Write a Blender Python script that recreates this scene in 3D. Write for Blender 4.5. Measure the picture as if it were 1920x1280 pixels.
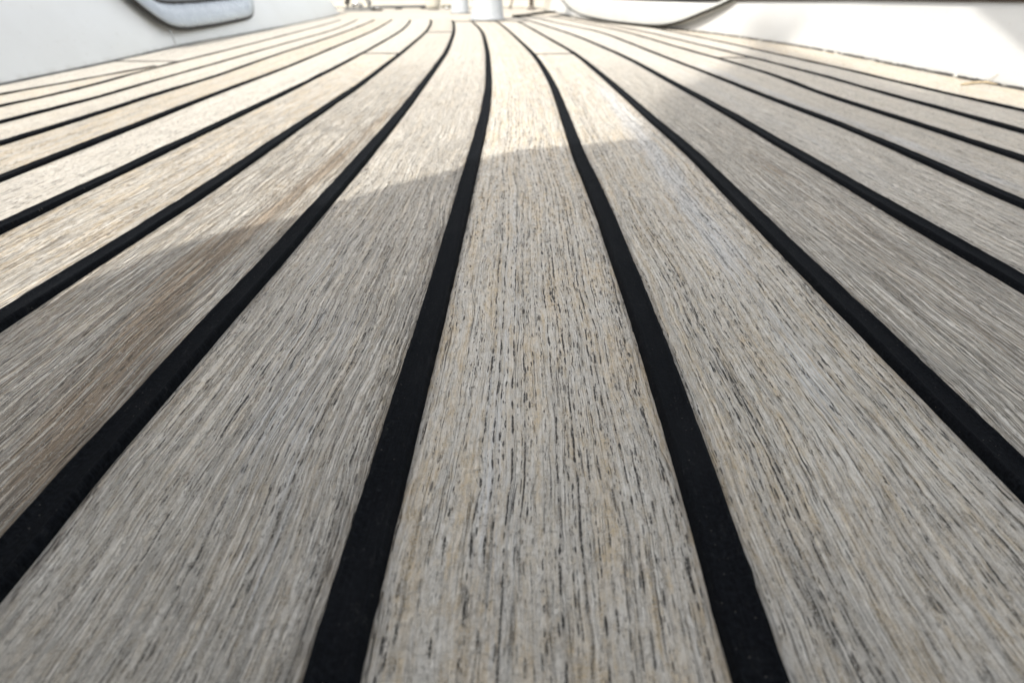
import bpy, bmesh, math, random
import numpy as np
from mathutils import Vector
random.seed(7); rng = np.random.default_rng(7)
sc = bpy.context.scene
for o in list(bpy.data.objects): bpy.data.objects.remove(o)
COL = sc.collection

# ------------------------------------------------------------------ camera
FPX = 1442.0                                  # focal length in pixels of the 1920 wide photograph
HOR = -25.0
TH = math.atan((640-HOR)/FPX)
CH = 0.081*math.cos(TH)
cam = bpy.data.cameras.new('camera'); co = bpy.data.objects.new('camera', cam); COL.objects.link(co)
cam.sensor_width = 36; cam.lens = 36*FPX/1920; cam.clip_start = 0.005; cam.clip_end = 6000
co.location = (0, 0, CH); co.rotation_euler = (math.pi/2-TH, 0, 0)
cam.dof.use_dof = True; cam.dof.focus_distance = 0.170; cam.dof.aperture_fstop = 30
sc.camera = co
# ------------------------------------------------------------------ world and sun
TS = Vector((-0.38, -0.60, 0.70)).normalized()         # towards the sun
EL = math.asin(TS.z); AZ = math.atan2(TS.x, TS.y)
w = bpy.data.worlds.new("World"); sc.world = w; w.use_nodes = True
nt = w.node_tree; bg = nt.nodes['Background']
sky = nt.nodes.new('ShaderNodeTexSky'); sky.sky_type = 'NISHITA'; sky.sun_disc = False
sky.sun_elevation = EL; sky.sun_rotation = AZ; sky.air_density = 1.0; sky.dust_density = 3.0; sky.ozone_density = 1.0
hz = nt.nodes.new('ShaderNodeHueSaturation'); hz.inputs['Saturation'].default_value = 0.42     # thin white overcast veil
wm = nt.nodes.new('ShaderNodeMix'); wm.data_type = 'RGBA'; wm.blend_type = 'MULTIPLY'; wm.inputs[0].default_value = 1; wm.inputs[7].default_value = (1.0, 0.96, 0.89, 1)
nt.links.new(sky.outputs[0], hz.inputs['Color']); nt.links.new(hz.outputs[0], wm.inputs[6]); nt.links.new(wm.outputs[2], bg.inputs[0]); bg.inputs[1].default_value = 0.15
sl = bpy.data.lights.new('sun', 'SUN'); sl.energy = 2.15; sl.angle = math.radians(0.5); sl.color = (1.0, 0.955, 0.885)
so = bpy.data.objects.new('sun', sl); COL.objects.link(so); so.rotation_euler = TS.to_track_quat('Z', 'Y').to_euler()
sc.view_settings.view_transform = 'Standard'; sc.view_settings.look = 'None'
sc.view_settings.exposure = 1.32; sc.view_settings.gamma = 1

# ------------------------------------------------------------------ helpers
def ray(x, y):
    u = (x-960)/FPX; v = (640-y)/FPX
    return Vector((u, math.cos(TH)+v*math.sin(TH), -math.sin(TH)+v*math.cos(TH)))
def G(x, y, z=0.0):                            # photograph point -> point on the deck
    d = ray(x, y); t = (z-CH)/d.z
    return (d.x*t, d.y*t)
def GP(pts): return [G(*p) for p in pts]
def Y_of(y): return G(960, y)[1]
def mesh(name, V, F, mat, parent=None, smooth=True, uv=None, attrs=None):
    me = bpy.data.meshes.new(name)
    me.from_pydata([tuple(v) for v in V], [], [tuple(f) for f in F])
    if uv is not None:
        ul = me.uv_layers.new(name='UVMap')
        li = np.empty(len(me.loops), dtype=np.int32); me.loops.foreach_get('vertex_index', li)
        ul.data.foreach_set('uv', np.asarray(uv, dtype=np.float32)[li].ravel())
    for k, a in (attrs or {}).items():
        at = me.attributes.new(k, 'FLOAT', 'POINT'); at.data.foreach_set('value', np.asarray(a, dtype=np.float32))
    me.materials.append(mat)
    if smooth: me.polygons.foreach_set('use_smooth', [True]*len(me.polygons))
    me.update()
    o = bpy.data.objects.new(name, me); COL.objects.link(o); o.parent = parent
    return o
def empty(name, loc=(0, 0, 0)):
    o = bpy.data.objects.new(name, None); COL.objects.link(o); o.location = loc; o.empty_display_size = 0.05
    return o
def tag(o, label=None, cat=None, group=None, kind=None):
    for k, v in (('label', label), ('category', cat), ('group', group), ('kind', kind)):
        if v: o[k] = v
    return o
def lathe(prof, n=40, sx=1, sy=1):             # prof: (r, z)
    V = []; F = []
    for r, z in prof:
        for i in range(n):
            a = 2*math.pi*i/n; V.append((r*math.cos(a)*sx, r*math.sin(a)*sy, z))
    for k in range(len(prof)-1):
        for i in range(n):
            j = (i+1) % n; F.append((k*n+i, k*n+j, (k+1)*n+j, (k+1)*n+i))
    F.append(tuple(range(n))[::-1]); F.append(tuple(range((len(prof)-1)*n, len(prof)*n)))
    return V, F
def tube(P, r, n=10, cap=True, V=None, F=None):
    V = [] if V is None else V; F = [] if F is None else F; b = len(V)
    P = [Vector(p) for p in P]; m = len(P); up = Vector((0, 0, 1))
    for i, p in enumerate(P):
        t = (P[min(i+1, m-1)]-P[max(i-1, 0)]).normalized()
        s = t.cross(up)
        if s.length < 1e-3: s = t.cross(Vector((0, 1, 0)))
        s.normalize(); q = s.cross(t)
        rr = r[i] if isinstance(r, (list, tuple)) else r
        for k in range(n):
            a = 2*math.pi*k/n; V.append(tuple(p+s*(rr*math.cos(a))+q*(rr*math.sin(a))))
    for i in range(m-1):
        for k in range(n):
            j = (k+1) % n; F.append((b+i*n+k, b+i*n+j, b+(i+1)*n+j, b+(i+1)*n+k))
    if cap:
        F.append(tuple(b+k for k in range(n))[::-1]); F.append(tuple(b+(m-1)*n+k for k in range(n)))
    return V, F
def sweep(path, prof, closed=True):
    """path: list of (origin Vector, side Vector); prof: (offset along side, z)."""
    V = []; F = []; n = len(prof)
    for o, s in path:
        for a, z in prof: V.append((o.x+s.x*a, o.y+s.y*a, o.z+z))
    m = len(path); rngk = range(n if closed else n-1)
    for i in range(m-1):
        for k in rngk:
            j = (k+1) % n; F.append((i*n+k, i*n+j, (i+1)*n+j, (i+1)*n+k))
    if closed:
        F.append(tuple(range(n))[::-1]); F.append(tuple((m-1)*n+k for k in range(n)))
    return V, F

# ------------------------------------------------------------------ node materials
class N:
    def __init__(s, name):
        s.m = bpy.data.materials.new(name); s.m.use_nodes = True; s.t = s.m.node_tree
        s.b = s.t.nodes['Principled BSDF']
    def n(s, typ, **k):
        x = s.t.nodes.new(typ)
        for a, b in k.items(): setattr(x, a, b)
        return x
    def L(s, a, b): s.t.links.new(a, b)
    def val(s, sock, v):
        if hasattr(v, 'is_output') or isinstance(v, bpy.types.NodeSocket): s.L(v, sock)
        else: sock.default_value = v
    def math(s, op, a, b=None, c=None, clamp=False):
        x = s.n('ShaderNodeMath', operation=op, use_clamp=clamp)
        s.val(x.inputs[0], a)
        if b is not None: s.val(x.inputs[1], b)
        if c is not None: s.val(x.inputs[2], c)
        return x.outputs[0]
    def map(s, v, a, b, c=0.0, d=1.0, smooth=True):
        x = s.n('ShaderNodeMapRange'); x.interpolation_type = 'SMOOTHSTEP' if smooth else 'LINEAR'
        s.val(x.inputs[0], v)
        for i, q in zip((1, 2, 3, 4), (a, b, c, d)): s.val(x.inputs[i], q)
        return x.outputs[0]
    def scale(s, vec, sc_, off=(0, 0, 0)):
        x = s.n('ShaderNodeMapping'); s.L(vec, x.inputs[0]); x.inputs['Scale'].default_value = sc_; x.inputs['Location'].default_value = off
        return x.outputs[0]
    def noise(s, vec, detail=2, rough=0.5, dist=0.0, scale=1.0):
        x = s.n('ShaderNodeTexNoise'); s.L(vec, x.inputs['Vector']); x.inputs['Scale'].default_value = scale
        x.inputs['Detail'].default_value = detail; x.inputs['Roughness'].default_value = rough; x.inputs['Distortion'].default_value = dist
        return x.outputs['Fac']
    def mix(s, f, a, b, mode='MIX'):
        x = s.n('ShaderNodeMix', data_type='RGBA', blend_type=mode); s.val(x.inputs[0], f)
        for i, q in ((6, a), (7, b)):
            if isinstance(q, tuple): x.inputs[i].default_value = q if len(q) == 4 else q+(1,)
            else: s.L(q, x.inputs[i])
        return x.outputs[2]
    def attr(s, name):
        x = s.n('ShaderNodeAttribute'); x.attribute_name = name; return x.outputs['Fac']

def wood_material():
    s = N('weathered_teak')
    uv = s.n('ShaderNodeUVMap'); uv.uv_map = 'UVMap'; P0 = uv.outputs[0]          # millimetres: x across, y along
    coarse = s.attr('coarse'); tan_a = s.attr('tan'); lum = s.attr('lum'); fib = s.attr('fibre'); pore = s.attr('pore'); brn = s.attr('brown'); pale = s.attr('pale')
    # gentle meander of the grain
    wv = s.noise(s.scale(P0, (0.03, 0.012, 1)), 2)
    wx = s.math('MULTIPLY', s.math('SUBTRACT', wv, 0.5), 5.0)
    wv2 = s.noise(s.scale(P0, (0.35, 0.10, 1), (7, 3, 0)), 2)
    wx = s.math('ADD', wx, s.math('MULTIPLY', s.math('SUBTRACT', wv2, 0.5), 0.9))
    cmb = s.n('ShaderNodeCombineXYZ'); s.L(wx, cmb.inputs[0])
    add = s.n('ShaderNodeVectorMath', operation='ADD'); s.L(P0, add.inputs[0]); s.L(cmb.outputs[0], add.inputs[1]); P = add.outputs[0]
    # broad growth bands and streaks
    band = s.noise(s.scale(P, (0.22, 0.004, 1)), 2, 0.5)
    streak = s.noise(s.scale(P, (1.9, 0.035, 1)), 4, 0.62)
    fine = s.noise(s.scale(P, (3.6, 0.22, 1), (3, 9, 0)), 3, 0.6)
    patch = s.noise(s.scale(P, (0.30, 0.022, 1), (11, 2, 0)), 4, 0.6)
    patch2 = s.noise(s.scale(P, (0.75, 0.20, 1), (31, 12, 0)), 4, 0.65)
    grit = s.noise(s.scale(P0, (1.7, 2.5, 1), (5, 5, 0)), 5, 0.72, 2.4)
    grit2 = s.noise(s.scale(P0, (0.9, 2.6, 1), (15, 5, 0)), 3, 0.7, 2.2)
    # vessel pores, dashes that string together along growth lines
    def dashes(fx, fy, off, thr, soft=0.10):
        v = s.n('ShaderNodeTexVoronoi', voronoi_dimensions='2D', feature='F1'); v.inputs['Scale'].default_value = 1.0
        s.L(s.scale(P, (fx, fy, 1), off), v.inputs['Vector'])
        sep = s.n('ShaderNodeSeparateColor'); s.L(v.outputs['Color'], sep.inputs[0])
        r = s.map(sep.outputs[0], 0.35, 1.0, 0.0, thr, smooth=False)
        edge = s.math('SUBTRACT', r, v.outputs['Distance'])
        return s.map(edge, 0.0, soft)
    lines = s.noise(s.scale(P, (0.75, 0.006, 1), (2, 1, 0)), 1.5, 0.5)
    lm = s.map(lines, 0.46, 0.58)
    d1 = dashes(1.35, 0.17, (0, 0, 0), 0.34)
    d2 = dashes(2.3, 0.45, (9, 4, 0), 0.30)

    # strings of vessels: irregular columns along the grain, each broken into dashes
    sp_ = s.n('ShaderNodeSeparateXYZ'); s.L(P, sp_.inputs[0]); px, py = sp_.outputs[0], sp_.outputs[1]
    def strings(freq, off, halfw, f_along, lo, hi, act_lo):
        u = s.math('ADD', s.math('MULTIPLY', px, freq), off); col = s.math('FLOOR', u); fr = s.math('FRACT', u)
        wn = s.n('ShaderNodeTexWhiteNoise', noise_dimensions='1D'); s.L(col, wn.inputs['W'])
        sc_ = s.n('ShaderNodeSeparateColor'); s.L(wn.outputs['Color'], sc_.inputs[0])
        ctr = s.map(sc_.outputs[0], 0, 1, 0.22, 0.78, smooth=False); act = s.map(sc_.outputs[1], act_lo, 1.0, 0.0, 1.0, smooth=False)
        cv = s.n('ShaderNodeCombineXYZ'); s.L(s.math('MULTIPLY', col, 17.3), cv.inputs[0]); s.L(s.math('MULTIPLY', py, f_along), cv.inputs[1])
        nz = s.noise(cv.outputs[0], 2.5, 0.6)
        wm = s.math('MULTIPLY', s.math('MULTIPLY', s.map(nz, lo, hi), act), halfw)
        jx = s.math('MULTIPLY', s.math('SUBTRACT', s.noise(s.scale(P0, (2.0, 0.7, 1), (off, 3, 0)), 2), 0.5), 0.22*freq)
        dd = s.math('ABSOLUTE', s.math('ADD', s.math('SUBTRACT', fr, ctr), jx))
        return s.map(s.math('SUBTRACT', wm, dd), 0.0, 0.05*freq)
    s1 = strings(0.62, 3.3, 0.135, 0.16, 0.44, 0.59, 0.20)
    s2 = strings(1.25, 8.1, 0.165, 0.26, 0.48, 0.62, 0.30)
    s3 = strings(2.3, 21.7, 0.20, 0.45, 0.50, 0.64, 0.40)
    sg = strings(0.62, 3.3, 0.24, 0.03, 0.38, 0.55, 0.25)
    dash = s.math('MAXIMUM', s.math('MULTIPLY', d1, s.map(lm, 0, 1, 0.10, 0.9)), s.math('MULTIPLY', d2, s.map(lm, 0, 1, 0.12, 0.7)))
    dash = s.math('MAXIMUM', dash, s.math('MULTIPLY', s1, 1.0)); dash = s.math('MAXIMUM', dash, s.math('MULTIPLY', s2, 0.92)); dash = s.math('MAXIMUM', dash, s.math('MULTIPLY', s3, 0.7))
    s4 = strings(1.5, 33.1, 0.14, 0.07, 0.40, 0.54, 0.10); s5 = strings(2.6, 47.3, 0.14, 0.10, 0.43, 0.58, 0.15)
    cl = s.math('MULTIPLY', coarse, 1.3, clamp=True)
    dens = s.map(s.noise(s.scale(P, (0.16, 0.03, 1), (61, 8, 0)), 3), 0.34, 0.54, 0.70, 1.0)
    dash = s.math('MULTIPLY', dash, dens)
    dash = s.math('MAXIMUM', dash, s.math('MULTIPLY', s.math('MAXIMUM', s4, s.math('MULTIPLY', s5, 0.8)), cl))
    dash = s.math('MULTIPLY', dash, pore, clamp=True)
    gl = s.math('MULTIPLY', sg, pore, clamp=True)
    # cracks: thin long lines
    cr = s.noise(s.scale(P, (0.42, 0.0035, 1), (8, 8, 0)), 2.5, 0.55)
    crk = s.math('SUBTRACT', 1.0, s.map(s.math('ABSOLUTE', s.math('SUBTRACT', cr, 0.52)), 0.0, 0.009))
    cr2 = s.noise(s.scale(P, (0.9, 0.006, 1), (38, 18, 0)), 2.5, 0.55)
    crk2 = s.math('SUBTRACT', 1.0, s.map(s.math('ABSOLUTE', s.math('SUBTRACT', cr2, 0.5)), 0.0, 0.012))
    crk2 = s.math('MULTIPLY', crk2, s.map(s.noise(s.scale(P, (0.6, 0.04, 1), (71, 8, 0)), 2), 0.48, 0.60))
    crk = s.math('MULTIPLY', crk, s.map(s.noise(s.scale(P, (0.5, 0.05, 1), (1, 8, 0)), 2), 0.42, 0.6))
    crk = s.math('MAXIMUM', crk, s.math('MULTIPLY', crk2, 0.8))
    # coarse grooves of strongly weathered planks
    gr = s.noise(s.scale(P, (2.0, 0.014, 1), (4, 40, 0)), 3, 0.62)
    grv = s.map(gr, 0.53, 0.42)
    grv_c = s.math('MULTIPLY', grv, coarse)
    # colours
    grey = (0.50, 0.47, 0.41); light = (0.77, 0.75, 0.70); tan = (0.52, 0.425, 0.29); brown = (0.20, 0.155, 0.11); dark = (0.020, 0.018, 0.017)
    t = s.math('ADD', s.map(patch, 0.42, 0.66), s.math('MULTIPLY', s.map(patch2, 0.45, 0.7), 0.5))
    t = s.math('MULTIPLY', t, tan_a, clamp=True)
    c = s.mix(t, grey, tan)
    c = s.mix(s.math('MULTIPLY', s.map(streak, 0.45, 0.75), 0.40), c, light)
    c = s.mix(s.math('MULTIPLY', s.map(patch2, 0.60, 0.40), 0.30), c, light)
    c = s.mix(s.math('MULTIPLY', s.map(streak, 0.46, 0.28), 0.38), c, brown)
    c = s.mix(s.math('MULTIPLY', s.map(fine, 0.48, 0.32), 0.50), c, brown)
    c = s.mix(s.math('MULTIPLY', s.map(grit, 0.53, 0.65), 0.70), c, (0.72, 0.70, 0.65))
    c = s.mix(s.math('MULTIPLY', s.map(grit, 0.46, 0.34), 0.45), c, (0.26, 0.22, 0.17))
    # brown exposed band on coarse planks
    cbn = s.noise(s.scale(P, (1.3, 0.012, 1), (14, 2, 0)), 4, 0.7)
    cb = s.map(s.math('ADD', s.math('MULTIPLY', brn, 0.35), s.math('MULTIPLY', cbn, 1.2)), 0.76, 0.94)
    cb = s.math('MULTIPLY', cb, s.map(brn, 0.02, 0.25))
    c = s.mix(s.math('MULTIPLY', cb, 0.78), c, (0.28, 0.205, 0.13))
    pl = s.map(s.math('ADD', s.math('MULTIPLY', pale, 0.4), s.math('MULTIPLY', s.noise(s.scale(P, (1.1, 0.02, 1), (55, 12, 0)), 4, 0.7), 1.1)), 0.68, 0.95)
    c = s.mix(s.math('MULTIPLY', s.math('MULTIPLY', pl, s.map(pale, 0.02, 0.3)), 0.50), c, (0.56, 0.585, 0.61))  # pale streaks; the j-k plank's bluish glare is painted into the wood colour
    c = s.mix(s.math('MULTIPLY', grv_c, 0.55), c, (0.17, 0.135, 0.10))
    c = s.mix(s.math('MULTIPLY', gl, 0.20), c, (0.24, 0.215, 0.185))
    c = s.mix(s.math('MULTIPLY', dash, 0.93), c, dark)
    c = s.mix(s.math('MULTIPLY', crk, 0.85), c, dark)
    c = s.mix(fib, c, (0.78, 0.75, 0.68))
    hsv = s.n('ShaderNodeHueSaturation'); s.L(c, hsv.inputs['Color']); s.L(lum, hsv.inputs['Value'])
    s.L(hsv.outputs[0], s.b.inputs['Base Color'])
    s.b.inputs['Roughness'].default_value = 0.78; s.b.inputs['Specular IOR Level'].default_value = 0.25
    # relief
    h = s.math('MULTIPLY', streak, 0.30)
    h = s.math('ADD', h, s.math('MULTIPLY', fine, 0.16))
    h = s.math('ADD', h, s.math('MULTIPLY', grit, 0.20))
    h = s.math('ADD', h, s.math('MULTIPLY', grit2, 0.13))
    h = s.math('SUBTRACT', h, s.math('MULTIPLY', dash, 0.55))
    h = s.math('SUBTRACT', h, s.math('MULTIPLY', crk, 0.35))
    h = s.math('SUBTRACT', h, s.math('MULTIPLY', grv_c, 0.80))
    bp = s.n('ShaderNodeBump'); bp.inputs['Strength'].default_value = 1.0; bp.inputs['Distance'].default_value = 0.0009
    s.L(h, bp.inputs['Height']); s.L(bp.outputs[0], s.b.inputs['Normal'])
    return s.m

def simple(name, col, rough=0.5, spec=0.5, metal=0.0, var=0.0, sc_=20.0, bump=0.0, bd=0.001, col2=None):
    s = N(name); tc = s.n('ShaderNodeTexCoord'); P = tc.outputs['Object']
    n = s.noise(P, 5, 0.6, 0.3, sc_); n2 = s.noise(P, 3, 0.6, 0, sc_*7)
    c2 = col2 or tuple(x*(1-var) for x in col)
    f = s.math('MULTIPLY', s.map(n, 0.40, 0.68), 1.0)
    c = s.mix(f, col, c2); s.L(c, s.b.inputs['Base Color'])
    s.L(s.map(n2, 0.3, 0.7, max(rough-0.08, 0), min(rough+0.1, 1)), s.b.inputs['Roughness'])
    s.b.inputs['Specular IOR Level'].default_value = spec; s.b.inputs['Metallic'].default_value = metal
    if bump:
        bp = s.n('ShaderNodeBump'); bp.inputs['Strength'].default_value = bump; bp.inputs['Distance'].default_value = bd
        s.L(n2, bp.inputs['Height']); s.L(bp.outputs[0], s.b.inputs['Normal'])
    return s.m

def rubber_material():
    s = N('black_caulking'); uv = s.n('ShaderNodeUVMap'); uv.uv_map = 'UVMap'; P = uv.outputs[0]
    a = s.noise(s.scale(P, (1.5, 1.1, 1)), 5, 0.7); b = s.noise(s.scale(P, (0.05, 0.02, 1)), 3)
    g = s.noise(s.scale(P, (5, 5, 1)), 2, 0.8)
    v = s.n('ShaderNodeTexVoronoi', voronoi_dimensions='2D'); v.inputs['Scale'].default_value = 1; s.L(s.scale(P, (0.9, 0.7, 1)), v.inputs['Vector'])
    sep = s.n('ShaderNodeSeparateColor'); s.L(v.outputs['Color'], sep.inputs[0])
    sp = s.math('MULTIPLY', s.map(v.outputs['Distance'], 0.10, 0.04), s.map(sep.outputs[0], 0.90, 0.99))
    c = s.mix(s.map(a, 0.35, 0.7), (0.0016, 0.0021, 0.0030), (0.0095, 0.0110, 0.0135))
    c = s.mix(s.math('MULTIPLY', s.map(b, 0.5, 0.75), 0.4), c, (0.013, 0.014, 0.016))
    dst = s.math('MULTIPLY', s.map(s.noise(s.scale(P, (0.7, 0.25, 1), (3, 3, 0)), 5, 0.75, 1.5), 0.56, 0.72), s.map(g, 0.4, 0.65))
    c = s.mix(s.math('MULTIPLY', dst, 0.6), c, (0.060, 0.060, 0.058))
    sx = s.n('ShaderNodeTexWave', wave_type='BANDS', bands_direction='X'); sx.inputs['Scale'].default_value = 0.25; sx.inputs['Distortion'].default_value = 6; s.L(s.scale(P, (2.0, 0.15, 1)), sx.inputs['Vector'])
    c = s.mix(s.math('MULTIPLY', s.map(sx.outputs['Fac'], 0.8, 1.0), 0.06), c, (0.030, 0.031, 0.033))
    c = s.mix(s.math('MULTIPLY', sp, 0.5), c, (0.22, 0.20, 0.17))
    s.L(c, s.b.inputs['Base Color']); s.L(s.map(a, 0.3, 0.7, 0.6, 0.85), s.b.inputs['Roughness']); s.b.inputs['Specular IOR Level'].default_value = 0.02
    h = s.math('ADD', s.math('MULTIPLY', a, 0.6), s.math('MULTIPLY', g, 0.25))
    bp = s.n('ShaderNodeBump'); bp.inputs['Strength'].default_value = 1.0; bp.inputs['Distance'].default_value = 0.0006
    s.L(h, bp.inputs['Height']); s.L(bp.outputs[0], s.b.inputs['Normal'])
    return s.m

def gelcoat(name, col, dirt=(0.45, 0.42, 0.36)):
    s = N(name); tc = s.n('ShaderNodeTexCoord'); P = tc.outputs['Object']
    a = s.noise(P, 4, 0.6, 0.2, 9); sc1 = s.noise(s.scale(P, (60, 9, 260)), 4, 0.7); sp = s.noise(P, 2, 0.5, 0, 190)
    z = s.n('ShaderNodeSeparateXYZ'); s.L(P, z.inputs[0])
    c = s.mix(s.math('MULTIPLY', s.map(a, 0.35, 0.7), 0.10), col, dirt)
    c = s.mix(s.math('MULTIPLY', s.map(sp, 0.66, 0.76), 0.30), c, dirt)
    c = s.mix(s.math('MULTIPLY', s.map(sc1, 0.60, 0.75), 0.16), c, dirt)
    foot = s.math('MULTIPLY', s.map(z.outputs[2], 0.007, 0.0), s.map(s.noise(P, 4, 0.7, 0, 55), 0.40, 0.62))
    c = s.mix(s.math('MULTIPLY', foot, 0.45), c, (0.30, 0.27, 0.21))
    s.L(c, s.b.inputs['Base Color']); s.b.inputs['Roughness'].default_value = 0.34; s.b.inputs['Specular IOR Level'].default_value = 0.45
    bp = s.n('ShaderNodeBump'); bp.inputs['Strength'].default_value = 0.25; bp.inputs['Distance'].default_value = 0.001
    s.L(a, bp.inputs['Height']); s.L(bp.outputs[0], s.b.inputs['Normal'])
    return s.m

M_wood = wood_material(); M_rub = rubber_material()
M_gel = gelcoat('cabin_gelcoat', (0.74, 0.75, 0.74)); M_bul = gelcoat('bulwark_paint', (0.50, 0.505, 0.50), (0.34, 0.31, 0.26))
M_white = simple('white_paint', (0.36, 0.385, 0.41), 0.3, 0.5, var=0.05, sc_=12)
M_cream = simple('cream_paint', (0.42, 0.405, 0.355), 0.4, 0.5, var=0.08, sc_=12)
M_cap = simple('varnished_teak', (0.045, 0.026, 0.018), 0.5, 0.2, sc_=15, col2=(0.03, 0.018, 0.013), bump=0.2)
M_steel = simple('brushed_steel', (0.55, 0.55, 0.55), 0.28, 0.5, 1.0, var=0.2, sc_=30)
M_alu = simple('anodised_frame', (0.38, 0.42, 0.46), 0.3, 0.5, 0.1, var=0.05, sc_=6)
M_dark = simple('dark_sealant', (0.035, 0.032, 0.028), 0.7, 0.3, var=0.5, sc_=60, bump=0.6)
s = N('flaking_bead'); _tc = s.n('ShaderNodeTexCoord'); _f = s.map(s.noise(s.scale(_tc.outputs['Object'], (120, 70, 400)), 3, 0.6), 0.56, 0.62)
s.L(s.mix(_f, (0.03, 0.028, 0.025), (0.42, 0.41, 0.37)), s.b.inputs['Base Color']); s.b.inputs['Roughness'].default_value = 0.8; M_bead = s.m
M_rail = simple('grey_toe_rail', (0.17, 0.172, 0.17), 0.5, 0.4, var=0.25, sc_=30)
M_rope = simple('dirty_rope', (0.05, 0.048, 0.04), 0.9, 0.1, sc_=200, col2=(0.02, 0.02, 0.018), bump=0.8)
M_blocker = simple('pale_blocker', (0.62, 0.62, 0.60), 0.9, 0.1, var=0.08, sc_=6, bump=0.3)  # only for the added sun blockers
M_vinyl = simple('white_vinyl', (0.48, 0.485, 0.47), 0.45, 0.4, var=0.06, sc_=14)
M_straw = simple('dry_straw', (0.42, 0.35, 0.24), 0.8, 0.2, var=0.3, sc_=120)
s = N('smoked_glass'); s.b.inputs['Base Color'].default_value = (0.05, 0.055, 0.06, 1); s.b.inputs['Roughness'].default_value = 0.08
_tc = s.n('ShaderNodeTexCoord'); s.L(s.map(s.noise(_tc.outputs['Object'], 4, 0.6, 0, 60), 0.4, 0.7, 0.05, 0.25), s.b.inputs['Roughness']); M_glass = s.m
s = N('sea_water'); s.b.inputs['Base Color'].default_value = (0.03, 0.07, 0.09, 1); s.b.inputs['Roughness'].default_value = 0.12
_tc = s.n('ShaderNodeTexCoord'); _b = s.n('ShaderNodeBump'); _b.inputs['Distance'].default_value = 0.3; _b.inputs['Strength'].default_value = 0.5
s.L(s.noise(_tc.outputs['Object'], 5, 0.6, 0.4, 0.8), _b.inputs['Height']); s.L(_b.outputs[0], s.b.inputs['Normal']); M_sea = s.m

# ------------------------------------------------------------------ seams of the deck (traced, then laid out in plan)
SEAMS = {
 'b': [(0,200),(143,170),(300,125),(343,115),(400,101),(480,81),(547,63),(600,50),(650,35)],
 'c': [(0,231),(175,187),(275,156),(400,121),(482,97),(575,71),(615,61),(656,45),(682,32)],
 'd': [(0,272),(160,222),(310,172),(400,146),(500,109),(575,85),(652,59),(694,42),(709,35)],
 'e': [(0,339),(400,179),(540,126),(625,90),(700,59),(722,46),(743,33)],
 'f': [(0,432),(400,240),(520,182),(620,132),(695,92),(755,57),(769,42),(771,34)],
 'g': [(0,606),(400,350),(575,227),(665,167),(750,102),(800,60),(811,41),(807,34)],
 'h': [(30,1042),(145,900),(414,600),(504,500),(610,380),(700,275),(762,200),(820,122),(838,97),(852,60),(851,39)],
 'i': [(620,1280),(780,700),(809,600),(867,380),(887,300),(908,220),(917,160),(915,100),(906,60),(889,43)],
 'j': [(1425,1280),(1315,920),(1242,700),(1207,600),(1125,380),(1088,300),(1060,220),(1038,160),(1018,125),(1000,100),(957,60),(936,43)],
 'k': [(1920,905),(1509,500),(1440,431),(1387,380),(1300,290),(1220,222),(1142,152),(1080,101),(1007,60),(978,43)],
 'l': [(1862,503),(1740,435),(1560,328),(1440,258),(1355,207),(1260,155),(1180,110),(1080,67),(995,40)],
 'm': [(1920,387),(1740,307),(1590,240),(1430,180),(1330,139),(1240,105),(1127,60),(1030,41)],
 'n': [(1920,301),(1715,232),(1547,180),(1455,142),(1355,112),(1280,92),(1175,60),(1085,42)],
 'o': [(1920,249),(1790,212),(1672,180),(1560,147),(1405,107),(1330,89),(1220,62),(1130,45)],
 'p': [(1920,208),(1852,194),(1774,177),(1670,151),(1560,125),(1455,102),(1390,87),(1290,66)],
}
WL_px = [(0,161),(220,115),(333,87),(423,71),(547,48),(630,30),(652,22)]
WR_px = [(1920,170),(1839,155),(1748,137),(1670,123),(1560,98),(1455,81),(1355,66),(1297,59),(1240,53),(1170,46),(1100,36),(1065,29),(1030,23)]
YS = np.concatenate([[-0.6, -0.3, -0.1], np.geomspace(0.05, 2.72, 330)])
SH_Y = [0.0, 0.75, 1.0, 1.37, 1.7, 2.0, 2.8]; SH_X = [0, 0, -.006, -.034, -.062, -.092, -.20]
def curve(px, far_shift=True, smooth=5):
    pts = sorted(GP(px), key=lambda p: p[1]); yy = np.array([p[1] for p in pts]); xx = np.array([p[0] for p in pts])
    X = np.interp(YS, yy, xx)
    if far_shift:
        k = YS > yy[-1]; X[k] = xx[-1] + np.interp(YS[k], SH_Y, SH_X) - np.interp(yy[-1], SH_Y, SH_X)
    for _ in range(smooth):
        pad = np.concatenate([X[:1]]*4+[X]+[X[-1:]]*4); X2 = np.convolve(pad, np.ones(9)/9, 'same')[4:-4]
        k = YS > 0.06; X = np.where(k, X2, X)
    return X
def wob(amp, wl, seed):
    r = np.random.default_rng(seed); out = np.zeros_like(YS)
    for q in range(9):
        f = 2*math.pi/(wl*r.uniform(0.3, 2.0)); out += np.sin(YS*f+r.uniform(0, 6.28))*r.uniform(0.3, 1)
    return out*amp/2.5
C = {k: curve(v) for k, v in SEAMS.items()}
WL = curve(WL_px, False); WR = curve(WR_px, False)
a_px = [(0,178),(147,152),(233,134),(300,125)]
C['a'] = curve(a_px, False)
ya = Y_of(124); k = YS > ya*0.93; C['a'] = np.where(k, np.minimum(C['a'], C['b']), C['a'])
C['a'] = np.maximum(C['a'], WL+0.004)
for i_, k_ in enumerate(C): C[k_] = C[k_] + wob(0.00006, 0.06, i_+50)
WID = {k: 0.0068 for k in C}; WID.update(a=0.0032, b=0.0038, c=0.0044, d=0.0056, e=0.0055, f=0.0062, g=0.0064, m=0.0058, n=0.0060, o=0.0060, p=0.0050, l=0.0072, h=0.0068)
ORD = list('abcdefghijklmnop')
YEND = Y_of(34); YMID = Y_of(41)
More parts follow.
